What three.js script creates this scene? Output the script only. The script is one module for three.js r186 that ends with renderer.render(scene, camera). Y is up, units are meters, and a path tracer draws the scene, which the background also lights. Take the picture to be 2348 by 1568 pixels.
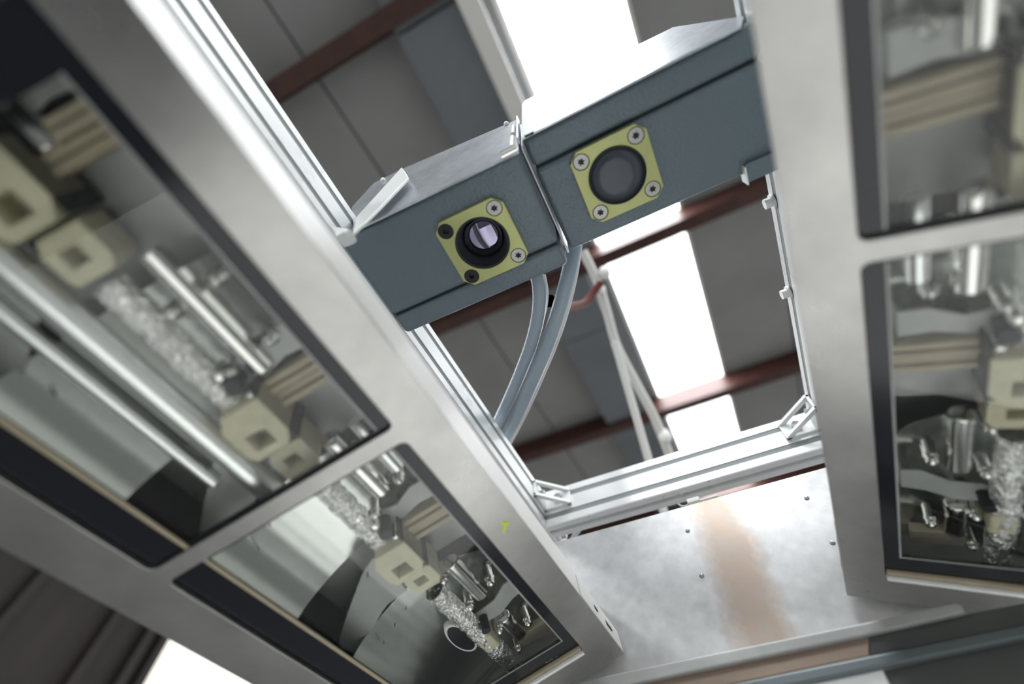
import * as THREE from 'three';
import { RoundedBoxGeometry } from 'three/addons/geometries/RoundedBoxGeometry.js';
import { mergeGeometries, mergeVertices, toCreasedNormals } from 'three/addons/utils/BufferGeometryUtils.js';
import { Brush, Evaluator, SUBTRACTION } from 'three-bvh-csg';
import { RectAreaLightUniformsLib } from 'three/addons/lights/RectAreaLightUniformsLib.js';

// ---------- camera, light, exposure ----------
const V = (x, y, z) => new THREE.Vector3(x, y, z);
const scene = new THREE.Scene();
const FX = 1080, CX = 1174, CY = 784;              // focal length and centre, in photo pixels
// rows: the camera's right, down and forward axes in the world (x across the machine, y up, -z along the machine)
const RIGHT = V(0.90017827, 0.00473842, -0.43549584), DOWN = V(-0.35976019, -0.55548158, -0.74967515), FWD = V(-0.2454622, 0.83151534, -0.49832775);
const camera = new THREE.PerspectiveCamera(2 * Math.atan(784 / FX) * 180 / Math.PI, 2348 / 1568, 0.02, 200);
camera.matrixAutoUpdate = true;
camera.position.set(0, 0, 0);
camera.quaternion.setFromRotationMatrix(new THREE.Matrix4().makeBasis(RIGHT, DOWN.clone().negate(), FWD.clone().negate()));
camera.updateMatrixWorld();
camera.focus = 0.49;
camera.userData.fStop = 2.0;
const renderer = new THREE.WebGLRenderer({ antialias: true });
renderer.toneMapping = THREE.LinearToneMapping;
renderer.toneMappingExposure = 1.0;
renderer.shadowMap.enabled = true;
scene.background = new THREE.Color(0.9, 0.95, 1.0);
RectAreaLightUniformsLib.init();
const SKY = 12, SKYCOL = new THREE.Color(0.93, 0.97, 1.0);   // daylight through the roof lights

// ---------- pixels to directions; the distance comes from the plane a thing lies on ----------
const ray = (x, y) => RIGHT.clone().multiplyScalar((x - CX) / FX).addScaledVector(DOWN, (y - CY) / FX).add(FWD);
const onX = (x, y, v) => { const r = ray(x, y); return r.multiplyScalar(v / r.x); };
const onY = (x, y, v) => { const r = ray(x, y); return r.multiplyScalar(v / r.y); };
const onZ = (x, y, v) => { const r = ray(x, y); return r.multiplyScalar(v / r.z); };

// ---------- seeded noise and textures ----------
let seed = 7;
const rnd = () => { seed = (seed * 1664525 + 1013904223) >>> 0; return seed / 4294967296; };
function lattice(n) { const a = new Float32Array(n * n); for (let i = 0; i < a.length; i++) a[i] = rnd(); return { n, a }; }
function sample(l, x, y) {
  const n = l.n, xi = Math.floor(x), yi = Math.floor(y); let fx = x - xi, fy = y - yi;
  fx = fx * fx * (3 - 2 * fx); fy = fy * fy * (3 - 2 * fy);
  const w = (i) => ((i % n) + n) % n, g = (i, j) => l.a[w(j) * n + w(i)];
  return (g(xi, yi) * (1 - fx) + g(xi + 1, yi) * fx) * (1 - fy) + (g(xi, yi + 1) * (1 - fx) + g(xi + 1, yi + 1) * fx) * fy;
}
const LATS = [4, 8, 16, 32, 64, 128, 256].map(lattice);
const noise = (u, v, lo, hi, sx = 1, sy = 1) => { let s = 0, w = 0; for (let k = lo; k <= hi; k++) { const a = 1 / (k - lo + 1); s += a * sample(LATS[k], u * LATS[k].n * sx, v * LATS[k].n * sy); w += a; } return s / w; };
function tex(n, f, srgb, metres) {
  const d = new Uint8Array(n * n * 4);
  for (let j = 0; j < n; j++) for (let i = 0; i < n; i++) {
    const c = f(i / n, j / n), o = (j * n + i) * 4;
    const q = typeof c === 'number' ? [c, c, c] : c;
    for (let k = 0; k < 3; k++) d[o + k] = Math.max(0, Math.min(255, Math.round(q[k] * 255)));
    d[o + 3] = 255;
  }
  const t = new THREE.DataTexture(d, n, n, THREE.RGBAFormat);
  t.wrapS = t.wrapT = THREE.RepeatWrapping; t.magFilter = THREE.LinearFilter; t.minFilter = THREE.LinearFilter;
  if (srgb) t.colorSpace = THREE.SRGBColorSpace;
  t.repeat.set(1 / metres, 1 / metres); t.needsUpdate = true;
  return t;
}
const T = {
  brushed: tex(512, (u, v) => 0.5 + 0.5 * (noise(u, v, 4, 6, 1, 0.125) - 0.5), false, 0.12),
  smudge: tex(512, (u, v) => 0.86 + 0.14 * noise(u, v, 1, 4), true, 0.22),
  smudgeRough: tex(512, (u, v) => 0.55 + 0.45 * noise(u, v, 0, 4), false, 0.3),
  spangle: tex(512, (u, v) => { const a = noise(u, v, 3, 6), b = noise(u + 0.3, v, 0, 3); const k = 0.8 + 0.16 * (a - 0.5) + 0.18 * (b - 0.5); return [k * 0.985, k, k * 1.02]; }, true, 0.16),
  spangleBump: tex(512, (u, v) => noise(u, v, 4, 6), false, 0.1),
  hammer: tex(512, (u, v) => { const a = noise(u, v, 4, 5); return a; }, false, 0.11),
  crinkle: tex(512, (u, v) => { const a = Math.abs(noise(u, v, 2, 4) - 0.5), b = Math.abs(noise(u + 0.37, v + 0.1, 3, 5) - 0.5); return Math.min(1, 3.2 * a + 1.6 * b); }, false, 0.05),
  concrete: tex(512, (u, v) => { const k = 0.72 + 0.16 * (noise(u, v, 0, 5) - 0.5) + 0.05 * (noise(u, v, 5, 6) - 0.5); return [k, k * 0.985, k * 0.955]; }, true, 3),
  roof: tex(256, (u, v) => { const k = 0.93 + 0.14 * (noise(u, v, 0, 4) - 0.5); return k; }, true, 2.2),
  rust: tex(256, (u, v) => { const k = 0.85 + 0.3 * (noise(u, v, 1, 5) - 0.5); return [k, k * 0.97, k * 0.95]; }, true, 0.8),
  ceramic: tex(256, (u, v) => { const k = 0.94 + 0.12 * (noise(u, v, 1, 5) - 0.5); return [k, k * 0.995, k * 0.97]; }, true, 0.06),
  boards: tex(256, (u, v) => { const k = 0.7 + 0.6 * (noise(u, v, 1, 5, 1, 0.25) - 0.5); return [k, k * 0.95, k * 0.9]; }, true, 1.2),
};
// end plate: fine galvanised grain, and a ragged tan stripe in its colour where the photo shows one (u, v: metres on the plate / 0.6)
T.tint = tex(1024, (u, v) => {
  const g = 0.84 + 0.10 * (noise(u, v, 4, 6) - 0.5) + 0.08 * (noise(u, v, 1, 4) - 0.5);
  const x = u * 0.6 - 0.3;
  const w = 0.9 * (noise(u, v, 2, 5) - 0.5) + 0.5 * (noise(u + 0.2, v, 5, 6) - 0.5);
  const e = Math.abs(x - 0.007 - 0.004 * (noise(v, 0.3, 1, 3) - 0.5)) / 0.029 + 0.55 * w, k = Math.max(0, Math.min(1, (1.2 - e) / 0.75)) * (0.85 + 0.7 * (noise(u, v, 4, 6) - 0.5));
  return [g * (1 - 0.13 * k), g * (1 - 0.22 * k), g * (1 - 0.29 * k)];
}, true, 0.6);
const S = (o) => new THREE.MeshStandardMaterial(o);
const C = (r, g, b) => new THREE.Color().setRGB(r, g, b);
const M = {
  alu: S({ name: 'anodised_aluminium', color: C(0.90, 0.91, 0.91), metalness: 0.35, roughness: 0.4, roughnessMap: T.smudgeRough }),
  aluCast: S({ name: 'cast_aluminium', color: C(0.78, 0.79, 0.78), metalness: 0.5, roughness: 0.5 }),
  steel: S({ name: 'brushed_stainless', color: C(0.54, 0.53, 0.51), metalness: 0.95, roughness: 0.42, map: T.smudge, roughnessMap: T.smudgeRough, bumpMap: T.brushed, bumpScale: 0.00004 }),
  galv: S({ name: 'galvanised_sheet', color: C(0.86, 0.88, 0.9), metalness: 0.6, roughness: 0.3, map: T.spangle, bumpMap: T.spangleBump, bumpScale: 0.00003 }),
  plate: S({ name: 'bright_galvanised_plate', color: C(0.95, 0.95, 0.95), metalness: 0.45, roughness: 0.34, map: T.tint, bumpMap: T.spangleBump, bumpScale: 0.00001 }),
  mirror: S({ name: 'polished_reflector', color: C(0.62, 0.64, 0.62), metalness: 1, roughness: 0.24, bumpMap: T.smudgeRough, bumpScale: 0.0005 }),
  greySheet: S({ name: 'grey_sheet', color: C(0.50, 0.51, 0.50), metalness: 0.3, roughness: 0.5, map: T.smudge }),
  cover: S({ name: 'grey_slot_cover', color: C(0.26, 0.28, 0.28), roughness: 0.5 }),
  chrome: S({ name: 'bright_metal', color: C(0.85, 0.84, 0.82), metalness: 1, roughness: 0.16 }),
  screw: S({ name: 'steel_screw', color: C(0.40, 0.40, 0.39), metalness: 0.8, roughness: 0.42 }),
  black: S({ name: 'black_metal', color: C(0.012, 0.013, 0.015), metalness: 0.2, roughness: 0.42 }),
  frit: S({ name: 'black_enamel', color: C(0.012, 0.013, 0.018), roughness: 0.16 }),
  paint: S({ name: 'blue_grey_hammer_paint', color: C(0.128, 0.168, 0.196), roughness: 0.42, metalness: 0.1, bumpMap: T.hammer, bumpScale: 0.0006 }),
  seam: S({ name: 'rubber_seal', color: C(0.01, 0.012, 0.014), roughness: 0.8 }),
  flange: S({ name: 'yellow_chromated_plate', color: C(0.52, 0.545, 0.235), metalness: 0.35, roughness: 0.42, map: T.smudge }),
  barrel: S({ name: 'black_barrel', color: C(0.012, 0.016, 0.018), roughness: 0.5 }),
  filter: S({ name: 'dark_infrared_filter', color: C(0.055, 0.066, 0.08), roughness: 0.3, metalness: 0.2 }),
  lens: new THREE.MeshPhysicalMaterial({ name: 'coated_lens', color: C(0.32, 0.30, 0.42), metalness: 1, roughness: 0.03, iridescence: 1, iridescenceIOR: 1.6, iridescenceThicknessRange: [250, 420] }),
  glass: new THREE.MeshPhysicalMaterial({ name: 'glass_ceramic', color: C(0.97, 0.985, 0.965), transmission: 1, roughness: 0.0, thickness: 0, ior: 1.5 }),
  ceramic: S({ name: 'cream_ceramic', color: C(0.72, 0.69, 0.53), roughness: 0.75, map: T.ceramic }),
  tan: S({ name: 'tan_mica', color: C(0.52, 0.46, 0.34), roughness: 0.6, map: T.ceramic }),
  white: S({ name: 'white_coated_tube', color: C(0.88, 0.9, 0.9), roughness: 0.35 }),
  bright: S({ name: 'satin_aluminium_tube', color: C(0.96, 0.97, 0.97), metalness: 0.9, roughness: 0.3 }),
  quartz: S({ name: 'crinkled_foil', color: C(0.97, 0.965, 0.95), metalness: 0.9, roughness: 0.12, bumpMap: T.crinkle, bumpScale: 0.0008 }),
  hose: S({ name: 'grey_hose', color: C(0.30, 0.36, 0.42), roughness: 0.38 }),
  paleHose: S({ name: 'pale_cable', color: C(0.66, 0.64, 0.62), roughness: 0.45 }),
  red: S({ name: 'red_cable', color: C(0.10, 0.010, 0.007), roughness: 0.85 }),
  purlin: S({ name: 'red_oxide_steel', color: C(0.085, 0.034, 0.028), roughness: 0.42, metalness: 0.1, map: T.rust }),
  roof: S({ name: 'grey_roof_sheet', color: C(0.32, 0.325, 0.325), roughness: 0.6, map: T.roof }),
  duct: S({ name: 'duct_metal', color: C(0.22, 0.24, 0.265), roughness: 0.5, metalness: 0.3, map: T.roof }),
  whitePaint: S({ name: 'white_paint', color: C(0.8, 0.79, 0.76), roughness: 0.45 }),
  wall: S({ name: 'plaster', color: C(0.62, 0.62, 0.60), roughness: 0.85 }),
  darkWall: S({ name: 'dark_plaster', color: C(0.12, 0.115, 0.11), roughness: 0.8 }),
  mat: S({ name: 'black_rubber', color: C(0.045, 0.045, 0.046), roughness: 0.7 }),
  table: S({ name: 'pale_laminate', color: C(0.78, 0.765, 0.735), roughness: 0.4 }),
  brown: S({ name: 'brown_boards', color: C(0.02, 0.0105, 0.008), roughness: 0.7, map: T.boards }),
  floor: S({ name: 'grey_floor', color: C(0.62, 0.62, 0.62), roughness: 0.5, map: T.concrete }),
  darkCover: S({ name: 'dark_grey_cover', color: C(0.11, 0.115, 0.112), roughness: 0.5, metalness: 0.2 }),
  channel: S({ name: 'blue_grey_steel', color: C(0.15, 0.175, 0.185), roughness: 0.4, metalness: 0.5 }),
  tanReflection: S({ name: 'tan_reflection', color: C(0.40, 0.31, 0.25), roughness: 0.45, metalness: 0.5 }),
  sticker: S({ name: 'yellow_green_sticker', color: C(0.74, 0.86, 0.08), roughness: 0.5 }),
  skylight: S({ name: 'skylight_glow', color: C(0.9, 0.9, 0.9), roughness: 0.6, emissive: SKYCOL, emissiveIntensity: 3 }),
  lit: S({ name: 'window_glow', color: C(0.8, 0.78, 0.72), roughness: 0.6, emissive: C(1, 0.9, 0.76), emissiveIntensity: 0.85 }),
  print: S({ name: 'grey_print', color: C(0.25, 0.26, 0.27), roughness: 0.5 }),
};

// ---------- builders ----------
const used = {};
const numbered = (n) => { const k = used[n] = (used[n] ?? -1) + 1; return k ? `${n}_${String(k).padStart(3, '0')}` : n; };
function uvMetres(g) {                                // uv in metres, by the way each face points
  if (g.index) g = g.toNonIndexed();
  const p = g.attributes.position, n = g.attributes.normal, uv = new Float32Array(p.count * 2);
  for (let i = 0; i < p.count; i += 3) {
    let a = 0, b = 0, c = 0;
    for (let k = 0; k < 3; k++) { a += n.getX(i + k); b += n.getY(i + k); c += n.getZ(i + k); }
    a = Math.abs(a); b = Math.abs(b); c = Math.abs(c);
    for (let k = 0; k < 3; k++) {
      const x = p.getX(i + k), y = p.getY(i + k), z = p.getZ(i + k), o = (i + k) * 2;
      if (a >= b && a >= c) { uv[o] = z; uv[o + 1] = y; } else if (b >= c) { uv[o] = x; uv[o + 1] = z; } else { uv[o] = x; uv[o + 1] = y; }
    }
  }
  g.setAttribute('uv', new THREE.BufferAttribute(uv, 2));
  return g;
}
function mesh(name, g, m, parent) {
  const o = new THREE.Mesh(m.map || m.bumpMap || m.roughnessMap ? uvMetres(g) : g, m);
  o.castShadow = o.receiveShadow = true;
  if (parent) { o.name = name; parent.add(o); } else { o.name = numbered(name); scene.add(o); }
  return o;
}
function thing(name, label, category, group, at = [0, 0, 0]) {
  const o = new THREE.Group(); o.name = numbered(name); o.position.set(...at); scene.add(o);
  return tag(o, label, category, group);
}
function tag(o, label, category, group) { o.userData.label = label; o.userData.category = category; if (group) o.userData.group = group; return o; }
function struct(name, g, m, label) { const o = mesh(name, g, m); o.userData.kind = 'structure'; if (label) { o.userData.label = label; o.userData.category = name.split('_')[0]; } return o; }
const bx = (x0, x1, y0, y1, z0, z1, r = 0) => {
  const w = Math.abs(x1 - x0), h = Math.abs(y1 - y0), d = Math.abs(z1 - z0);
  const g = r > 0 ? new RoundedBoxGeometry(w, h, d, 3, Math.min(r, w / 2.01, h / 2.01, d / 2.01)) : new THREE.BoxGeometry(w, h, d);
  return g.translate((x0 + x1) / 2, (y0 + y1) / 2, (z0 + z1) / 2);
};
function flipped(g) {
  if (g.index) { const a = g.index.array; for (let i = 0; i < a.length; i += 3) { const t = a[i]; a[i] = a[i + 1]; a[i + 1] = t; } return g; }
  for (const k of Object.keys(g.attributes)) { const at = g.attributes[k], n = at.itemSize, a = at.array; for (let i = 0; i < at.count; i += 3) for (let c = 0; c < n; c++) { const t = a[i * n + c]; a[i * n + c] = a[(i + 1) * n + c]; a[(i + 1) * n + c] = t; } }
  return g;
}
// places a shape drawn in (x, y) and raised along z by three axes
function placed(g, ax, ay, az, at = V(0, 0, 0)) {
  const m = new THREE.Matrix4().makeBasis(ax, ay, az).setPosition(at);
  g.applyMatrix4(m);
  return m.determinant() < 0 ? flipped(g) : g;
}
const poly = (pts, holes = []) => { const s = new THREE.Shape(pts.map((p) => new THREE.Vector2(p[0], p[1]))); for (const h of holes) s.holes.push(h.isPath || h.curves ? h : new THREE.Path(h.map((p) => new THREE.Vector2(p[0], p[1])))); return s; };
const ext = (shape, depth, bevel = 0, steps = 12) => new THREE.ExtrudeGeometry(shape, { depth: depth - 2 * bevel, bevelEnabled: bevel > 0, bevelSize: bevel, bevelThickness: bevel, bevelOffset: -bevel, bevelSegments: 2, curveSegments: steps }).translate(0, 0, bevel);
function roundRect(x0, x1, y0, y1, r, P = THREE.Path) {
  const s = new P(); s.moveTo(x0 + r, y0); s.lineTo(x1 - r, y0); s.absarc(x1 - r, y0 + r, r, -Math.PI / 2, 0); s.lineTo(x1, y1 - r); s.absarc(x1 - r, y1 - r, r, 0, Math.PI / 2);
  s.lineTo(x0 + r, y1); s.absarc(x0 + r, y1 - r, r, Math.PI / 2, Math.PI); s.lineTo(x0, y0 + r); s.absarc(x0 + r, y0 + r, r, Math.PI, 1.5 * Math.PI); return s;
}
const tube = (pts, r, seg = 48, rad = 14) => new THREE.TubeGeometry(new THREE.CatmullRomCurve3(pts), seg, r, rad, false);
function rod(a, b, r, rad = 18) {
  const d = b.clone().sub(a), g = new THREE.CylinderGeometry(r, r, d.length(), rad);
  g.applyQuaternion(new THREE.Quaternion().setFromUnitVectors(V(0, 1, 0), d.clone().normalize()));
  return g.translate((a.x + b.x) / 2, (a.y + b.y) / 2, (a.z + b.z) / 2);
}
const lathe = (pts, n = 32) => new THREE.LatheGeometry(pts.map((p) => new THREE.Vector2(p[0], p[1])), n);
const X = V(1, 0, 0), Y = V(0, 1, 0), Z = V(0, 0, 1);

// ---------- the hall ----------
const PITCH = Math.tan(6.8 * Math.PI / 180), H0 = 5.0, FLOOR = -1.0;
const roofY = (z, drop = 0) => H0 - drop - PITCH * z;
const X0 = -8, X1 = 8, Z0 = -15, Z1 = 10;
struct('floor', bx(X0, X1, FLOOR - 0.2, FLOOR, Z0, Z1), M.floor, 'grey smooth concrete floor of the hall');
struct('wall_left', bx(X0 - 0.2, X0, FLOOR, 7, Z0, Z1), M.brown, 'dark brown boarded wall of the hall');
struct('wall_right', bx(X1, X1 + 0.2, FLOOR, 7, Z0, Z1), M.wall, 'pale plaster wall of the hall');
struct('wall_front', bx(X0, X1, FLOOR, 7.2, Z0 - 0.2, Z0), M.darkWall, 'dark grey end wall of the hall');
struct('wall_back', bx(X0, X1, FLOOR, 7, Z1, Z1 + 0.2), M.wall, 'pale end wall behind the viewer');

const ROT = Math.atan(PITCH);
// a slab lying along the roof's slope: x0..x1 across, z0..z1 along, t thick, its underside `drop` below the roof line
function slab(x0, x1, z0, z1, t, drop = 0) {
  const L = (z1 - z0) / Math.cos(ROT), g = new THREE.BoxGeometry(x1 - x0, t, L);
  g.rotateX(ROT); const zc = (z0 + z1) / 2;
  return g.translate((x0 + x1) / 2, roofY(zc, drop) + t / 2 / Math.cos(ROT), zc);
}
const SK0 = -0.04, SK1 = 0.93;                       // the roof light over the machine
const strips = [[SK0, SK1], [-5.1, -4.1], [5.1, 6.1]];  // the two outer strips are added out of view to light the hall
const ceiling = new THREE.Group(); ceiling.name = 'ceiling'; ceiling.userData = { kind: 'structure', label: 'grey sheet roof of the hall', category: 'ceiling' }; scene.add(ceiling);
{
  const fill = [[X0, -5.1], [-4.1, SK0], [SK1, 5.1], [6.1, X1]];
  for (const [a, b] of fill) {
    let cuts;
    if (b === SK0) cuts = [a, -2.83, -1.80, -0.93, SK0]; else { const n = Math.max(1, Math.round((b - a) / 1.03)); cuts = Array.from({ length: n + 1 }, (_, i) => a + (b - a) * i / n); }
    for (let i = 0; i + 1 < cuts.length; i++) {
      mesh('roof_sheet', slab(cuts[i] + 0.012, cuts[i + 1] - 0.012, Z0, Z1, 0.05), M.roof, ceiling);
    }
    mesh('roof_deck', slab(a, b, Z0, Z1, 0.05, -0.06), M.roof, ceiling);
  }
}
const purlinZ = [-14.1, -11.2, -8.25, -5.35, -2.42, 0.50, 3.45, 6.4, 9.2];
// roof lights: one pane between two purlins, with kerb boards on both sides
let wn = 0;
for (const [a, b] of strips) {
  const zs = [Z0, ...purlinZ, Z1];
  for (let i = 0; i + 1 < zs.length; i++) {
    const o = struct(`window_${++wn}`, slab(a, b, zs[i], zs[i + 1], 0.02, -0.05), M.skylight, 'glowing white roof light between the purlins, outer strips added unseen');
    o.userData.category = 'roof light';
    const zc = (zs[i] + zs[i + 1]) / 2, L = (zs[i + 1] - zs[i]) / Math.cos(ROT);
    const l = new THREE.RectAreaLight(SKYCOL, SKY, (b - a) * 0.98, L * 0.98);
    l.position.set((a + b) / 2, roofY(zc, -0.04), zc); l.lookAt((a + b) / 2, roofY(zc, -0.04) - 1, zc - PITCH);
    l.castShadow = true; scene.add(l);
  }
}
const kerb = (x0, x1, n) => struct(`trim_${n}`, slab(x0, x1, Z0, Z1, 0.09, 0.03), M.whitePaint, 'pale kerb board beside the roof light');
kerb(SK0 - 0.05, SK0, 1); kerb(SK1, SK1 + 0.04, 2);

// purlins: C section, web and two flanges in one rolled piece
for (const z of purlinZ) {
  const h = 0.30, w = 0.16, t = 0.016, sh = poly([[0, 0], [w, 0], [w, t], [t, t], [t, h - t], [w, h - t], [w, h], [0, h]]);
  const g = placed(ext(sh, X1 - X0 - 0.1, 0), V(0, 0, -1), Y, X, V(X0 + 0.05, roofY(z, 0.32), z + w / 2));
  const seen = { '0.5': 'dark purlin crossing the roof and the duct above the slanting gusset', '-2.42': 'red brown purlin passing just behind the housing with the black filter', '-5.35': 'red brown purlin crossing the roof light above the cross profile', '-8.25': 'red brown purlin showing in the slit above the end plate' };
  tag(mesh('roof_purlin', g, M.purlin), seen[String(z)] ?? 'red brown steel purlin hidden behind the heaters and plates', 'beam', 'red brown roof purlins');
}
// duct and conduit beside the roof light
{
  const L = (Z1 - Z0) / Math.cos(ROT) - 0.2;
  const d = thing('ventilation_duct', 'blue grey sheet metal duct under the roof beside the roof light', 'duct', null, [0, 0, 0]);
  for (let z = Z0 + 0.2; z < 1.4; z += 1.9) mesh('duct_section', slab(-0.92, -0.28, z, z + 1.88, 0.22, 0.24), M.duct, d);
  const hang = 0.34;
  const c = thing('cable_trunking', 'white cable trunking under the roof beside the roof light', 'trunking');
  mesh('trunking', slab(-0.34, -0.17, -1.3, 3.3, 0.08, hang), M.whitePaint, c);
  for (const z of [-1.0, 0.9, 2.6]) mesh('clip', slab(-0.35, -0.16, z - 0.03, z + 0.03, 0.012, hang + 0.012), M.whitePaint, c);
}
// side wall: a lit window and timber posts
{
  struct(`window_${++wn}`, bx(X0 - 0.02, X0 + 0.03, 1.4, 3.7, -7.6, -4.55), M.lit, 'cream lit window in the brown wall').userData.category = 'window';
  const l = new THREE.RectAreaLight(C(1, 0.9, 0.76), 0.85, 3.0, 2.2); l.position.set(X0 + 0.05, 2.55, -6.07); l.lookAt(0, 2.55, -6.07); l.castShadow = true; scene.add(l);
  for (const z of [-4.5, -4.25, -3.7, -2.6]) tag(mesh('wall_post', bx(X0 + 0.04, X0 + 0.16, FLOOR, 4.6, z - 0.06, z + 0.06, 0.01), M.brown), 'brown timber post against the boarded wall', 'post', 'posts on the brown wall');
}
// added dark mat, unseen, darkens what the steel frames reflect
tag(mesh('added_floor_mat', bx(-2.6, 2.5, FLOOR, FLOOR + 0.015, -7.0, 1.3, 0.005), M.mat), 'added dark mat on the floor, unseen, darkens the steel frames', 'mat');
// added pale table, unseen, gives the steel frames a bright reflection
{
  const t = thing('added_table', 'added pale table under the heaters, unseen, mirrored in the frames', 'table', null, [-0.05, FLOOR + 0.015, -0.45]);
  mesh('table_top', bx(-0.40, 0.40, 0.40, 0.44, -0.62, 0.50, 0.004), M.table, t);
  for (const x of [-0.36, 0.36]) for (const z of [-0.57, 0.45]) mesh('leg', bx(x - 0.025, x + 0.025, 0, 0.40, z - 0.025, z + 0.025, 0.003), M.alu, t);
}

// ---------- aluminium frame ----------
function profileShape(w, h) {                          // w x h with T-slots, drawn from its lower left corner
  const pts = [], slot = (cx, cy, nx, ny) => {        // nx, ny: outward normal; walks with the outline
    const tx = -ny, ty = nx, q = (a, d) => pts.push([cx + tx * a - nx * d, cy + ty * a - ny * d]);
    q(-0.004, 0); q(-0.004, 0.0022); q(-0.0072, 0.0022); q(-0.0045, 0.0085); q(0.0045, 0.0085); q(0.0072, 0.0022); q(0.004, 0.0022); q(0.004, 0);
  };
  const c = 0.0012;
  pts.push([c, 0]); slot(w / 2, 0, 0, -1); pts.push([w - c, 0], [w, c]); slot(w, h * 0.25, 1, 0); slot(w, h * 0.75, 1, 0); pts.push([w, h - c], [w - c, h]);
  slot(w / 2, h, 0, 1); pts.push([c, h], [0, h - c]); slot(0, h * 0.75, -1, 0); slot(0, h * 0.25, -1, 0); pts.push([0, c]);
  return poly(pts);
}
const XL = -0.213, XR = 0.165, YB = 0.406, YT = 0.466, ZC = -0.5455, PW = 0.03;
function profile(label, len, ax, ay, az, at, covers) {     // extruded along az from `at`; grey slot covers on the face that looks inwards
  const o = thing('aluminium_profile', label, 'profile');
  mesh('beam', placed(ext(profileShape(PW, 0.06), len), ax, ay, az, at), M.alu, o);
  if (covers) for (const q of [0.25, 0.75]) mesh('slot_cover', placed(ext(poly([[covers[0], 0.06 * q - 0.0039], [covers[1], 0.06 * q - 0.0039], [covers[1], 0.06 * q + 0.0039], [covers[0], 0.06 * q + 0.0039]]), len), ax, ay, az, at), M.cover, o);
}
profile('slotted aluminium profile running beside the heater with the yellow-green arrow', 1.06, X, Y, Z, V(XL - PW, YB, -0.62), [PW - 0.0022, PW - 0.0008]);
profile('slotted aluminium profile mostly hidden behind the heater without arrow', 1.06, X, Y, Z, V(XR, YB, -0.62), [0.0008, 0.0022]);
profile('slotted aluminium cross profile above the riveted end plate', XR - XL - 0.001, V(0, 0, -1), Y, X, V(XL + 0.0005, YB, ZC), [0.0008, 0.0022]);

function cornerBracket(at, dx, dz, label) {            // die-cast corner bracket lying flat in a corner; legs along dx and dz
  const b = thing('corner_bracket', label, 'bracket', null, at);
  const L = 0.042, t = 0.0045, w = 0.026;
  const leg1 = bx(0, dx * L, 0, w, 0, dz * t, 0.0008), leg2 = bx(0, dx * t, 0, w, 0, dz * L, 0.0008);
  mesh('leg', leg1, M.aluCast, b); mesh('leg', leg2, M.aluCast, b);
  for (const y of [0, w - 0.004]) {
    const g = placed(ext(poly([[0, L], [0, L - 0.004], [L - 0.004, 0], [L, 0], [L, 0.005], [0.005, L]]), 0.004), V(dx, 0, 0), V(0, 0, dz), Y, V(0, y, 0));
    mesh('cheek', g, M.aluCast, b);
  }
  for (const [x, z, ax] of [[dx * 0.024, dz * t, 'z'], [dx * t, dz * 0.024, 'x']]) {
    const g = new THREE.CylinderGeometry(0.0055, 0.0055, 0.006, 18); if (ax === 'z') g.rotateX(Math.PI / 2); else g.rotateZ(Math.PI / 2);
    mesh('bolt', g.translate(x + (ax === 'x' ? dx * 0.003 : 0), w / 2, z + (ax === 'z' ? dz * 0.003 : 0)), M.screw, b);
  }
  return b;
}
cornerBracket([XL, YT - 0.036, ZC], 1, 1, 'cast corner bracket in the open corner beside the grey hoses');
cornerBracket([XR, YT - 0.036, ZC], -1, 1, 'cast corner bracket at the far end of the cross profile');
cornerBracket([XL, YB + 0.006, ZC - PW], 1, -1, 'small bracket peeping over the end plate under the cross profile');
// T-bolts on the right profile
for (const z of [-0.235, -0.345]) {
  const t = thing('profile_bolt', 'bright bolt head on the profile behind the heater without arrow', 'bolt', 'bolts on the hidden profile', [XR, YB + 0.05, z]);
  mesh('washer', new THREE.CylinderGeometry(0.0075, 0.0075, 0.0025, 20).rotateZ(Math.PI / 2).translate(-0.00125, 0, 0), M.aluCast, t);
  mesh('head', new THREE.CylinderGeometry(0.005, 0.005, 0.006, 20).rotateZ(Math.PI / 2).translate(-0.0055, 0, 0), M.aluCast, t);
}

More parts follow.
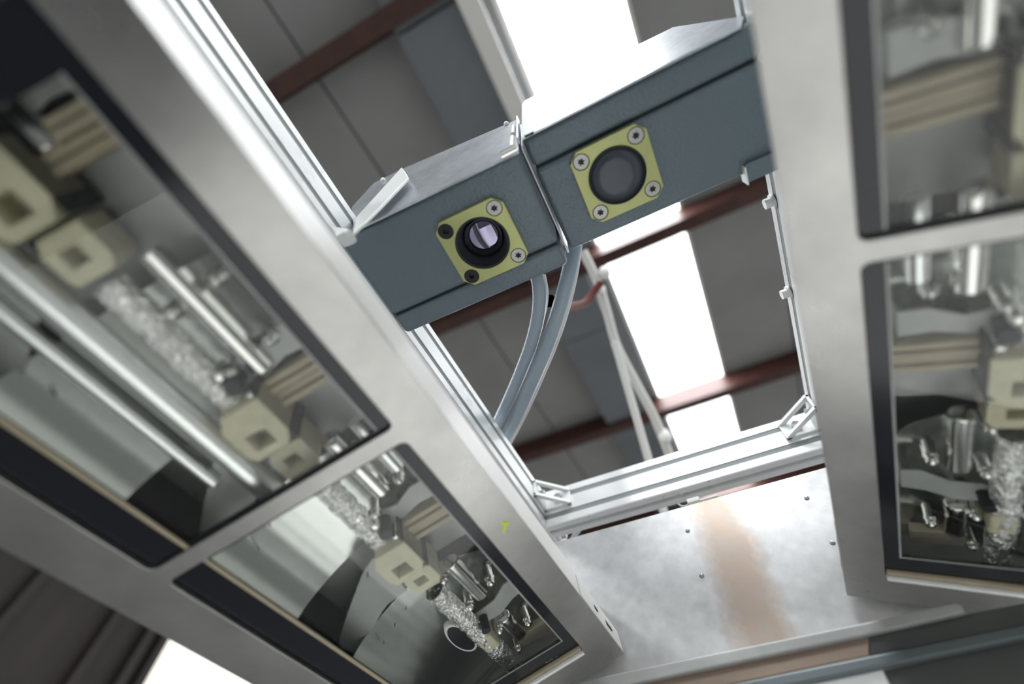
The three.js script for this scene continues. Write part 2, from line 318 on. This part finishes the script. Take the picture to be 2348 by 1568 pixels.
// ---------- camera housings ----------
function torx(r0, r1, n = 6) { const p = new THREE.Path(); for (let i = 0; i <= 60; i++) { const a = i / 60 * 2 * Math.PI, r = r0 + (r1 - r0) * (0.5 + 0.5 * Math.cos(n * a)); i ? p.lineTo(r * Math.cos(a), r * Math.sin(a)) : p.moveTo(r * Math.cos(a), r * Math.sin(a)); } return p; }
const down = (g, at) => placed(g, X, Z, V(0, -1, 0), at);       // shape (x, z) raised downwards
function flangeOn(parent, c, dark, labels) {
  const h = 0.0330, k = 0.0078, th = 0.005, ro = 0.0243;
  const s = poly([[-h + k, -h], [h - k, -h], [h, -h + k], [h, h - k], [h - k, h], [-h + k, h], [-h, h - k], [-h, -h + k]]);
  const hole = new THREE.Path(); hole.absarc(0, 0, ro, 0, Math.PI * 2, true); s.holes.push(hole);
  const q = 0.0238;
  for (const sx of [-1, 1]) for (const sz of [-1, 1]) { const p = new THREE.Path(); p.absarc(sx * q, sz * q, 0.0069, 0, Math.PI * 2, true); s.holes.push(p); }
  const fl = mesh('lens_flange', down(ext(s, th, 0.0004, 40), c), M.flange, parent);
  fl.userData.label = 'yellow-green chromated square lens flange with cut corners';
  for (const sx of [-1, 1]) for (const sz of [-1, 1]) {
    const isDark = dark.some(([a, b]) => a === sx && b === sz);
    const sh = new THREE.Shape(); sh.absarc(0, 0, 0.0064, 0, Math.PI * 2); sh.holes.push(torx(0.0017, 0.0029));
    const at = c.clone().add(V(sx * q, 0, sz * q));
    const head = mesh('screw', down(ext(sh, 0.0046, 0.0003, 24), at), isDark ? M.black : M.screw, fl);
    if (isDark) head.userData.label = 'black torx screw';
    mesh('screw_seat', down(ext((() => { const d = new THREE.Shape(); d.absarc(0, 0, 0.0069, 0, Math.PI * 2); return d; })(), 0.002), at), M.black, fl);
  }
  return fl;
}
function housing(label, x0, x1, yb, zn, zf, seamZ, lidNear, c, dark, deep) {
  const b = thing('camera_housing', label, 'camera', null, [0, 0, 0]);
  const h = 0.115, g = 0.0008;
  const body = lidNear ? [seamZ - g, zf] : [zn, seamZ + g], lid = lidNear ? [zn, seamZ + g] : [seamZ - g, zf];
  let bg = bx(x0, x1, yb, yb + h, body[0], body[1], 0.005);
  if (deep) {
    const ev = new Evaluator(); ev.attributes = ['position', 'normal', 'uv'];
    const A = new Brush(bg), B = new Brush(new THREE.CylinderGeometry(0.0236, 0.0236, 0.06, 48).translate(c.x, yb + 0.01, c.z)); A.updateMatrixWorld(); B.updateMatrixWorld();
    bg = ev.evaluate(A, B, SUBTRACTION).geometry; bg.clearGroups();
  }
  mesh('body', bg, M.paint, b);
  mesh('lid', bx(x0, x1, yb, yb + h, lid[0], lid[1], 0.005), M.paint, b);
  mesh('seal', bx(x0 + 0.003, x1 - 0.003, yb + 0.003, yb + h - 0.003, seamZ - 0.007, seamZ + 0.007), M.seam, b);
  flangeOn(b, c, dark);
  if (deep) {
    const bar = mesh('lens_barrel', lathe([[0.0243, -0.004], [0.0240, -0.0045], [0.0232, -0.0035], [0.0225, 0.0], [0.0195, 0.009], [0.0175, 0.014], [0.0172, 0.017]], 48).translate(c.x, c.y, c.z), M.barrel, b);
    const cap = new THREE.SphereGeometry(0.030, 48, 24, 0, Math.PI * 2, 0, 0.62); cap.rotateX(Math.PI).scale(1, 0.72, 1).translate(c.x, c.y + 0.0275, c.z);
    const ln = mesh('lens', cap, M.lens, b); ln.userData.label = 'coated glass lens with purple and blue reflections';
    mesh('lens_ring', new THREE.TorusGeometry(0.0232, 0.0009, 10, 48).rotateX(Math.PI / 2).translate(c.x, c.y - 0.0035, c.z), M.barrel, b);
  } else {
    mesh('lens_ring', lathe([[0.0243, 0.004], [0.0243, -0.0055], [0.0240, -0.0068], [0.0234, -0.0073], [0.0229, -0.0068], [0.0226, -0.0045]], 48).translate(c.x, c.y, c.z), M.barrel, b);
    const f = mesh('filter_window', lathe([[0, -0.0064], [0.012, -0.0063], [0.0226, -0.0058], [0.0226, 0.003]], 48).translate(c.x, c.y, c.z), M.filter, b); f.userData.label = 'dark infrared filter window';
  }
  return b;
}
const YL = 0.40, YR = 0.417;
const cL = onY(1106.8, 556, YL - 0.002), cR = onY(1414.5, 401, YR - 0.002); cL.y = YL; cR.y = YR;
housing('blue grey camera housing with a coated glass lens and two black screws', -0.211, -0.0335, YL, -0.0755, -0.1855, -0.1625, false, cL, [[-1, 1], [-1, -1]], true);
housing('blue grey camera housing with a flat black filter window', -0.0285, XR - 0.004, YR, -0.0728, -0.1815, -0.0985, true, cR, [], false);

// galvanised mounting plates
function sheetZ(pix, z, t, parent, name, m) {          // a sheet standing across the machine at depth z, outlined in the photo
  const p = pix.map(([x, y]) => { const w = onZ(x, y, z); return [w.x, w.y]; });
  return mesh(name, placed(ext(poly(p), t, t * 0.2), X, Y, V(0, 0, 1), V(0, 0, z - t / 2)), m, parent);
}
{
  const pl = thing('mounting_plate', 'galvanised mounting plate with slotted flange behind the housing with the glass lens', 'plate');
  sheetZ([[812, 531], [1189, 349], [1190, 274], [1168, 284], [925, 388], [858, 421], [808, 476]], -0.0738, 0.002, pl, 'plate', M.galv);
  const e0 = onZ(1190, 349, -0.0738);
  mesh('folded_flange', bx(e0.x, e0.x + 0.0018, 0.412, 0.525, -0.0738, -0.068, 0.0006), M.galv, pl);
  for (const [x0, y0, x1, y1] of [[1177, 291, 1176, 308], [1175, 316, 1173, 338]]) { const a = onZ(x0, y0, -0.0715), b = onZ(x1, y1, -0.0715); mesh('slot_strip', rod(a, b, 0.0022, 10), M.whitePaint, pl); }
  const s = onZ(1161, 284, -0.0715); mesh('rivet', new THREE.SphereGeometry(0.0028, 12, 8).translate(s.x, s.y, s.z), M.aluCast, pl);
  const k = onZ(1165, 353, -0.0715); mesh('clip', rod(onZ(1150, 358, -0.071), onZ(1185, 340, -0.071), 0.0032, 12), M.chrome, pl);
  const r2 = onZ(878, 413, -0.0715); mesh('rivet', new THREE.SphereGeometry(0.003, 12, 8).translate(r2.x, r2.y, r2.z), M.aluCast, pl);
  // slanting gusset with a wide folded edge
  const g = thing('gusset_bracket', 'bright slanting gusset between the aluminium profile and the galvanised plate', 'bracket');
  sheetZ([[811, 538], [840, 512], [938, 410], [930, 396], [922, 386], [819, 500]], -0.0655, 0.0025, g, 'web', M.aluCast);
  sheetZ([[765, 530], [811, 538], [800, 546], [778, 555]], -0.0655, 0.012, g, 'foot', M.aluCast);
}
{
  const pl = thing('mounting_plate', 'galvanised mounting plate with a slanting end behind the housing with the black filter', 'plate');
  sheetZ([[1196, 320], [1700, 62], [1706, 40], [1545, 64], [1204, 232], [1197, 240]], -0.0712, 0.002, pl, 'plate', M.galv);
  sheetZ([[1203, 314], [1224, 303], [1220, 306], [1208, 311]], -0.0700, 0.002, pl, 'hole', M.black);
  // bright strip between the two housings
  mesh('folded_flange', bx(-0.0322, -0.0302, 0.422, 0.53, -0.184, -0.078, 0.0006), M.galv, pl);
}
// small bent tab under the right housing
{
  const a = onY(1712, 402, YR - 0.004), b = onY(1770, 378, YR - 0.004);
  const t = thing('bent_tab', 'bent metal tab under the edge of the housing with the black filter', 'tab');
  mesh('lip', bx(a.x, b.x + 0.03, YR - 0.006, YR - 0.004, a.z - 0.006, a.z + 0.010, 0.0005), M.paint, t);
  mesh('fold', bx(a.x - 0.0012, a.x, YR - 0.006, YR + 0.006, a.z - 0.008, a.z + 0.008), M.aluCast, t);
}

// ---------- hoses and cables ----------
const along = (x, y, d) => ray(x, y).multiplyScalar(d);   // d metres deep into the picture
{
  const h1 = tag(mesh('hose', tube([along(1222, 600, 0.50), along(1235, 650, 0.50), along(1236, 705, 0.515), along(1222, 775, 0.54), along(1195, 850, 0.575), along(1160, 930, 0.63), along(1120, 1010, 0.73)], 0.0075), M.hose), 'grey hose hanging from under the housing with the glass lens', 'hose');
  const h2 = tag(mesh('hose', tube([along(1318, 560, 0.50), along(1306, 620, 0.50), along(1283, 705, 0.515), along(1255, 790, 0.54), along(1222, 870, 0.57), along(1187, 950, 0.63), along(1150, 1020, 0.72)], 0.0085), M.hose), 'thicker grey hose descending from the gap between the housings', 'hose');
  tag(mesh('cable', tube([along(1331, 560, 0.51), along(1322, 625, 0.515), along(1301, 712, 0.53), along(1274, 792, 0.555), along(1240, 872, 0.585), along(1205, 950, 0.645), along(1165, 1025, 0.735)], 0.0022), M.paleHose), 'thin pale cable running along the thicker grey hose', 'cable');
  tag(mesh('cable', tube([along(1246, 630, 0.52), along(1252, 665, 0.52), along(1250, 700, 0.53), along(1240, 740, 0.55)], 0.0026), M.paleHose), 'short pale cable beside the hanging grey hose', 'cable');
  tag(mesh('cable', tube([along(1262, 690, 0.60), along(1310, 703, 0.85), along(1350, 686, 1.05), along(1376, 650, 1.09)], 0.0085), M.red), 'red cable looping behind the hoses', 'cable');
}
{ // hanging rod behind the cross profile
  const c = thing('suspension_rod', 'white jointed suspension rods left of the roof light behind the cross profile', 'rod');
  const a = along(1411, 790, 1.14), b = along(1530, 1200, 1.0);
  mesh('rod', rod(a, b, 0.0085), M.whitePaint, c); mesh('cap', new THREE.SphereGeometry(0.010, 16, 10).translate(a.x, a.y, a.z), M.whitePaint, c);
  const pts = [[1337, 575], [1372, 650], [1392, 715], [1414, 790], [1460, 880], [1500, 955], [1548, 1075]].map(([x, y]) => along(x, y, 1.15));
  mesh('rod', tube(pts, 0.0105, 60, 12), M.whitePaint, c);
  for (const [x, y] of [[1386, 625], [1376, 665], [1525, 1000]]) { const p = along(x, y, 1.14); mesh('joint', new THREE.SphereGeometry(0.016, 16, 12).scale(0.9, 1.4, 0.9).translate(p.x, p.y, p.z), M.whitePaint, c); }
}

// ---------- end plate ----------
const ZP = -0.53;
{
  const pl = thing('end_plate', 'galvanised end plate with small rivets closing the far end', 'plate');
  const tl = onZ(1272, 1245, ZP), tr = onZ(1900, 1068, ZP);
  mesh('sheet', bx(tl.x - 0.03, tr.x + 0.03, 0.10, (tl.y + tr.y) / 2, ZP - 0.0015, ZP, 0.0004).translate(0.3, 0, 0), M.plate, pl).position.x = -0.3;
  for (const [x, y] of [[1577, 1217], [1609, 1320], [1850, 1142], [1909, 1244]]) {
    const p = onZ(x, y, ZP);
    mesh('rivet', lathe([[0, 0.0018], [0.0018, 0.0015], [0.0028, 0.0]], 16).rotateX(Math.PI / 2).translate(p.x, p.y, p.z), M.screw, pl);
  }
  const k = onZ(1590, 1150, ZP - 0.004);
  const cl = thing('cable_clip', 'small pale clip on the top edge of the end plate', 'clip', null, [k.x, k.y - 0.002, k.z]);
  mesh('clamp', bx(-0.007, 0.008, 0, 0.006, -0.003, 0.003, 0.001), M.whitePaint, cl);
  mesh('tail', bx(0.008, 0.03, -0.0005, 0.0018, -0.002, 0.002, 0.0005), M.whitePaint, cl);
  mesh('loop', new THREE.TorusGeometry(0.007, 0.0012, 8, 20, Math.PI * 0.7).rotateZ(Math.PI * 1.05).translate(-0.011, 0.006, 0), M.greySheet, cl);
}

// ---------- infrared heaters ----------
function heater(label, sg, tiltDeg, ox, oy, lean, sticker) {
  const tilt = tiltDeg * Math.PI / 180;
  const h = thing('infrared_heater', label, 'heater', null, [ox, oy, 0]);
  h.rotation.z = sg < 0 ? tilt : -tilt;
  const SA = V(sg, 0, 0), DA = Y, TA = Z;             // across (outwards), depth (upwards), along
  const flat = (shape, d0, th, bev = 0) => placed(ext(shape, th, bev, 10), SA, TA, DA, V(0, d0, 0));   // shape in (s, t)
  const P = (s, d, t) => V(sg * s, d, t);
  const box = (s0, s1, d0, d1, t0, t1, r = 0) => bx(sg * s0, sg * s1, d0, d1, t0, t1, r);
  const W = 0.235, TF = -0.520, TN = 0.33, A0 = 0.029, A1 = 0.200, win = [[-0.476, -0.1645], [-0.152, 0.090]];
  // face frame of brushed sheet
  const s = poly([[0, TF], [W, TF], [W, TN], [0, TN]]);
  for (const [a, b] of win) s.holes.push(roundRect(A0, A1, a, b, 0.005));
  mesh('face_frame', flat(s, 0, 0.003, 0.0004), M.steel, h);
  // folded edges
  const L = 0.026, lx = Math.sin(lean) * L, ly = Math.cos(lean) * L;
  mesh('inner_flange', placed(ext(poly([[0, 0.0015], [-lx, ly], [0.0018 - lx, ly], [0.0018, 0.0015]]), TN + 0.40), SA, DA, V(0, 0, 1), V(0, 0, -0.40)), M.whitePaint, h);
  const ft = mesh('flange_end', placed(ext(poly([[-0.0006, 0.0015], [-0.0006 - lx * 0.8, ly * 0.8], [0.0016 - lx * 0.8, ly * 0.8], [0.0016, 0.0015]]), 0.116), SA, DA, V(0, 0, 1), V(0, 0, -0.5175)), M.whitePaint, h);
  for (const t of [-0.445, -0.478, -0.486]) mesh('slot_hole', bx(sg * -0.0011 - sg * lx * 0.4, sg * 0.0001 - sg * lx * 0.4, ly * 0.34, ly * 0.5, t - 0.004, t + 0.004), M.black, h);
  mesh('outer_flange', box(W - 0.002, W, 0.0028, 0.05, TF, TN), M.steel, h);
  mesh('end_flange', box(0.002, W - 0.002, 0.0028, 0.045, TF, TF + 0.002), M.steel, h);
  // glass with enamelled border, retaining strips
  for (const [a, b] of win) {
    const last = a < -0.4, e = 0.011;
    const fr = new THREE.Shape(roundRect(A0 - 0.004, A1 + 0.004, a - 0.004, b + 0.004, 0.002).getPoints(6)); fr.holes.push(new THREE.Path([[A0 + e, a + 0.024 * (last ? 1 : 0) + 0.003], [A1 - 0.026, a + 0.024 * (last ? 1 : 0) + 0.003], [A1 - 0.026, b - (last ? 0.003 : 0.026)], [A0 + e, b - (last ? 0.003 : 0.026)]].map((q) => new THREE.Vector2(...q))));
    mesh('enamel_border', flat(fr, 0.0034, 0.0008), M.frit, h).userData.label = 'black enamelled border of the glass';
    const gl = new THREE.PlaneGeometry(A1 - A0 - 0.002, b - a - 0.002); gl.rotateX(-Math.PI / 2).translate(sg * (A0 + A1) / 2, 0.0048, (a + b) / 2);
    mesh('glass_pane', gl, M.glass, h).userData.label = 'clear heat resistant glass pane';
    // bright ground edge of the clear field
    mesh('glass_edge', box(A0 + e - 0.0008, A0 + e + 0.0004, 0.0030, 0.0036, a + (last ? 0.026 : 0.003), b - (last ? 0.003 : 0.026)), M.greySheet, h);
    if (last) {
      mesh('glass_edge', box(A0 + e, A1 - 0.026, 0.0030, 0.0036, a + 0.0262, a + 0.0272), M.greySheet, h);
      mesh('retaining_strip', rod(P(A0 + 0.001, 0.001, a - 0.0025), P(A1 - 0.001, 0.001, a - 0.0025), 0.0032, 16), M.aluCast, h);
      mesh('retaining_strip', rod(P(A0 + 0.001, 0.0025, a + 0.0035), P(A1 - 0.001, 0.0025, a + 0.0035), 0.0026, 16), M.tan, h);
    }
  }
  mesh('retaining_strip', rod(P(A1 - 0.024, 0.0035, -0.47), P(A1 - 0.024, 0.0035, 0.088), 0.0016, 10), M.tan, h);
  // case and reflectors
  mesh('back_plate', box(0.012, W - 0.004, 0.072, 0.0745, TF + 0.004, TN), M.greySheet, h);
  mesh('side_wall', box(0.012, 0.0135, 0.004, 0.073, TF + 0.004, TN), M.steel, h);
  mesh('side_wall', box(W - 0.0055, W - 0.004, 0.004, 0.073, TF + 0.004, TN), M.steel, h);
  mesh('end_wall', box(0.0135, W - 0.0055, 0.004, 0.073, TF + 0.004, TF + 0.0056), M.greySheet, h);
  const stations = [-0.287, -0.132, 0.025, 0.183];
  const segs = [[-0.51, -0.335], [-0.265, -0.175], [-0.11, -0.02], [0.045, 0.13]];
  const prof = [[0.031, 0.010], [0.040, 0.026], [0.052, 0.040], [0.068, 0.049], [0.088, 0.054], [0.104, 0.0555], [0.122, 0.053], [0.142, 0.047], [0.162, 0.037], [0.180, 0.024], [0.192, 0.010]];
  const curve = new THREE.SplineCurve(prof.map((p) => new THREE.Vector2(...p))).getPoints(44);
  for (const [a, b] of segs) {
    const out = [...curve.map((p) => [p.x, p.y]), ...curve.slice().reverse().map((p) => [p.x, p.y + 0.0012])];
    const g = placed(ext(poly(out), b - a), SA, DA, V(0, 0, 1), V(0, 0, a));
    mesh('reflector', toCreasedNormals(g, 0.5), M.mirror, h).userData.label = 'polished curved reflector trough';
  }
  // lamps: crinkled quartz tube, silver tube, bright tubes in place of reflected bands
  const crink = (a, b) => {
    const n = Math.round((b - a) / 0.0026), k = 15, pos = [], idx = [];
    for (let i = 0; i <= n; i++) for (let j = 0; j < k; j++) {
      const t = a + (b - a) * (i + 0.7 * (rnd() - 0.5)) / n, th = (j + 0.5 * (i % 2) + 0.6 * (rnd() - 0.5)) / k * Math.PI * 2, r = 0.0086 * (1 + 0.26 * (rnd() - 0.5));
      pos.push(sg * (0.1035 + r * Math.cos(th)), 0.030 + r * Math.sin(th), t);
    }
    for (let i = 0; i < n; i++) for (let j = 0; j < k; j++) { const p = i * k + j, q = i * k + (j + 1) % k; idx.push(p, q, p + k, q, q + k, p + k); }
    let g = new THREE.BufferGeometry(); g.setAttribute('position', new THREE.Float32BufferAttribute(pos, 3)); g.setIndex(idx); g = g.toNonIndexed(); g.computeVertexNormals();
    return g;
  };
  for (const [a, b] of [[-0.512, -0.330], [-0.272, -0.158], [-0.118, -0.008], [0.045, 0.15]]) mesh('lamp_tube', crink(a, b), M.quartz, h).userData.label = 'crinkled bright lamp tube';
  for (const [a, b] of [[-0.455, -0.415], [-0.372, -0.315], [-0.215, -0.152], [-0.09, -0.004], [0.05, 0.15]]) {
    const len = b - a, r = 0.0072;
    mesh('end_sleeve', lathe([[0, 0], [r * 0.8, 0], [r, 0.0015], [r, len - 0.0015], [r * 0.8, len], [0, len]], 24).rotateX(Math.PI / 2).translate(sg * 0.078, 0.034, a), M.chrome, h);
  }
  for (const [sc, a, b, r, dd] of [[0.127, -0.166, 0.145, 0.0085, 0.024], [0.150, -0.135, 0.145, 0.0045, 0.028], [0.056, -0.20, -0.15, 0.0055, 0.03]]) mesh('bright_tube', rod(P(sc, dd, a), P(sc, dd, b), r, 24), M.bright, h);
  // ceramic holders at each station
  for (const st of stations) {
    const blk = (s0, s1, t0, t1, d0, d1, ps0, ps1, pt0, pt1, cut) => {
      const o = poly([[s0 + cut, t0], [s1 - cut * 0.5, t0], [s1, t0 + cut], [s1, t1 - cut * 1.6], [s1 - cut, t1], [s0, t1], [s0, t0 + cut * 1.4]]);
      o.holes.push(new THREE.Path([[ps0, pt0], [ps1, pt0], [ps1, pt1], [ps0, pt1]].map((q) => new THREE.Vector2(...q))));
      const g = flat(o, d0, d1 - d0, 0.0008);
      return mergeGeometries([g.index ? g.toNonIndexed() : g, (() => { const b = box(ps0 - 0.001, ps1 + 0.001, d0 + (d1 - d0) * 0.55, d1 - 0.002, pt0 - 0.001, pt1 + 0.001).toNonIndexed(); return b; })()]);
    };
    mesh('ceramic_holder', blk(0.084, 0.115, st + 0.000, st + 0.036, 0.014, 0.046, 0.094, 0.107, st + 0.006, st + 0.018, 0.006), M.ceramic, h).userData.label = 'cream ceramic lamp holder with a square pocket';
    mesh('ceramic_holder', blk(0.086, 0.112, st - 0.028, st - 0.003, 0.020, 0.046, 0.095, 0.105, st - 0.020, st - 0.011, 0.004), M.ceramic, h);
    mesh('bridge_plate', flat(poly([[0.034, st - 0.034], [0.19, st - 0.034], [0.19, st + 0.036], [0.034, st + 0.036]]), 0.0565, 0.0012), M.greySheet, h);
    // clamp with strap and tan bracket towards the inner wall
    const cl = mesh('clamp', rod(P(0.093, 0.020, st + 0.046), P(0.093, 0.040, st + 0.046), 0.0048, 18), M.black, h);
    for (const dt of [-0.010, 0.010]) mesh('nut', lathe([[0, 0.016], [0.003, 0.0162], [0.0042, 0.018], [0.0042, 0.028], [0.0036, 0.034]], 14).translate(sg * (0.0925 + dt * 0.3), 0.004, st + 0.046 + dt), M.chrome, cl);
    mesh('strap', flat(poly([[0.098, st + 0.037], [0.098, st + 0.056], [0.078, st + 0.052], [0.062, st + 0.060], [0.040, st + 0.060], [0.040, st + 0.040], [0.064, st + 0.042], [0.080, st + 0.038]]), 0.036, 0.0018, 0.0003), M.greySheet, h);
    for (let k = 0; k < 4; k++) mesh('mica_slat', box(0.042, 0.084, 0.030 + 0.002 * (k % 2), 0.044, st + 0.015 + k * 0.0055, st + 0.0197 + k * 0.0055, 0.0008), M.tan, h);
    mesh('spacer', box(0.084, 0.0855, 0.016, 0.050, st + 0.0, st + 0.042), M.black, h);
  }
  // far clamp
  mesh('strap', flat(poly([[0.096, -0.412], [0.096, -0.394], [0.074, -0.39], [0.058, -0.378], [0.042, -0.378], [0.042, -0.398], [0.060, -0.402], [0.078, -0.412]]), 0.034, 0.0018, 0.0003), M.greySheet, h);
  mesh('clamp', rod(P(0.0925, 0.020, -0.402), P(0.0925, 0.036, -0.402), 0.0042, 18), M.black, h);
  mesh('mica_slat', box(0.050, 0.085, 0.032, 0.040, -0.474, -0.456, 0.001), M.tan, h);
  mesh('ceramic_holder', box(0.094, 0.109, 0.022, 0.045, -0.436, -0.414, 0.002), M.ceramic, h);
  // dome nuts
  const dome = lathe([[0, 0], [0.0018, 0.0004], [0.0034, 0.0018], [0.0038, 0.0042], [0.0038, 0.006], [0.0048, 0.0062], [0.0048, 0.0085], [0.0043, 0.0088], [0.0043, 0.020]], 20);
  for (const [a, b] of [[0.0925, -0.2275], [0.092, -0.3266], [0.092, -0.374], [0.0922, -0.0802], [0.0915, -0.0354], [0.061, -0.0318], [0.062, -0.075], [0.0614, -0.2111], [0.0886, -0.4265], [0.0887, -0.4706], [0.063, -0.36], [0.063, -0.44]]) mesh('dome_nut', dome.clone().translate(sg * a, 0.026, b), M.chrome, h);
  // swept grey fins on the outer side
  for (const [st, k] of [[-0.30, 1], [-0.145, 1], [0.012, 1]]) {
    const q = [[0.199, -0.042], [0.190, -0.057], [0.172, -0.045], [0.150, -0.030], [0.141, -0.025], [0.120, -0.022], [0.117, 0.006], [0.112, 0.026], [0.119, 0.028], [0.134, 0.020], [0.146, 0.010], [0.167, -0.008], [0.189, -0.028]].map(([a, b]) => [a, st + b + 0.008]);
    mesh('reflector_fin', flat(poly(q), 0.030, 0.0012, 0.0002), M.greySheet, h).userData.label = 'matt grey swept fin';
    for (const [a, b] of [[0.128, 0.030], [0.145, 0.022], [0.162, 0.012], [0.128, -0.025], [0.146, -0.036], [0.165, -0.048]]) mesh('pin', rod(P(a, 0.026, st + b), P(a + 0.004, 0.028, st + b - 0.006), 0.0004, 6), M.black, h);
  }
  // ring and disc shaped as the camera lens reflection in the trough
  {
    const port = mesh('lens_reflection_ring', lathe([[0, 0.002], [0.0132, 0.0015], [0.0132, 0], [0.0148, -0.0015], [0.0162, 0.0], [0.0162, 0.004]], 40).scale(0.62, 1, 1.65).translate(sg * 0.122, 0.034, -0.412), M.white, h);
    mesh('lens_reflection_disc', new THREE.CylinderGeometry(0.0134, 0.0134, 0.0015, 36).scale(0.62, 1, 1.65).translate(sg * 0.122, 0.0335, -0.412), M.frit, port);
  }
  if (sticker) {
    const inv = new THREE.Matrix4().makeRotationZ(h.rotation.z).setPosition(ox, oy, 0).invert(), n = V(sg * Math.sin(tilt), Math.cos(tilt), 0);
    const stAt = (x, y, d) => { const r = ray(x, y), k = (n.dot(V(ox, oy, 0)) + d) / n.dot(r), q = r.multiplyScalar(k).applyMatrix4(inv); return [sg * q.x, q.z]; };   // a point d above the frame's face
    const st = (x, y) => stAt(x, y, 0);
    for (let k = 0; k < 9; k++) if (k !== 6) { const x = 1252 + k * 3.2, y = 1520.5 - k * 1.85, q = [[x, y], [x + 1.6, y - 1], [x + 0.9, y - 3.6 + (k % 3)], [x - 0.7, y - 2.6 + (k % 3)]].map(([u, w]) => stAt(u, w, 0.0033)); mesh('print_mark', flat(poly(q), 0.0031, 0.0003), M.print, h); }
    mesh('arrow_sticker', flat(poly([st(1148, 1194), st(1171, 1197), st(1161, 1206), st(1158, 1222), st(1153, 1220), st(1154, 1206)]), -0.0003, 0.0003), M.sticker, h).userData.label = 'small yellow-green arrow sticker';
  }
  return h;
}
heater('infrared heater behind glass in a brushed steel frame with a yellow-green arrow sticker', -1, 17.7, -0.5793 * 0.22, 0.22, 9 * Math.PI / 180, true);
heater('infrared heater behind glass in a brushed steel frame without arrow sticker', 1, 22.8, 0.376 * 0.23, 0.23, 0, false);

// ---------- lower cross rail and covers ----------
{
  const r = thing('cross_rail', 'grey cross rail below the end plate with a tan reflection put in as colour', 'rail');
  sheetZ([[1000, 1640], [1434, 1543], [1969, 1434], [2190, 1386], [2206, 1390], [2213, 1408], [1969, 1463], [1478, 1566], [1000, 1670]], -0.455, 0.006, r, 'lip', M.greySheet);
  sheetZ([[1100, 1648], [1478, 1568], [1992, 1460], [1994, 1506], [1700, 1566], [1300, 1650]], -0.462, 0.004, r, 'tan_reflection', M.tanReflection);  // tan reflection on the rail face, put in as colour
  sheetZ([[1992, 1460], [2213, 1410], [2420, 1372], [2420, 1420], [1994, 1506]], -0.462, 0.004, r, 'face', M.darkCover);
  sheetZ([[1300, 1652], [1700, 1568], [1994, 1508], [2420, 1422], [2420, 1452], [2020, 1534], [1700, 1600], [1300, 1680]], -0.458, 0.008, r, 'channel', M.channel);
  tag(sheetZ([[2026, 1538], [2420, 1455], [2500, 1640], [2076, 1640]], -0.466, 0.003, null, 'cover_panel', M.darkCover), 'dark grey cover panel under the cross rail', 'panel');
  tag(sheetZ([[1700, 1602], [2022, 1536], [2052, 1600], [2070, 1640], [1700, 1640]], -0.4595, 0.002, null, 'white_sheet', M.white), 'white sheet edge under the cross rail', 'sheet');
}
renderer.render(scene, camera);
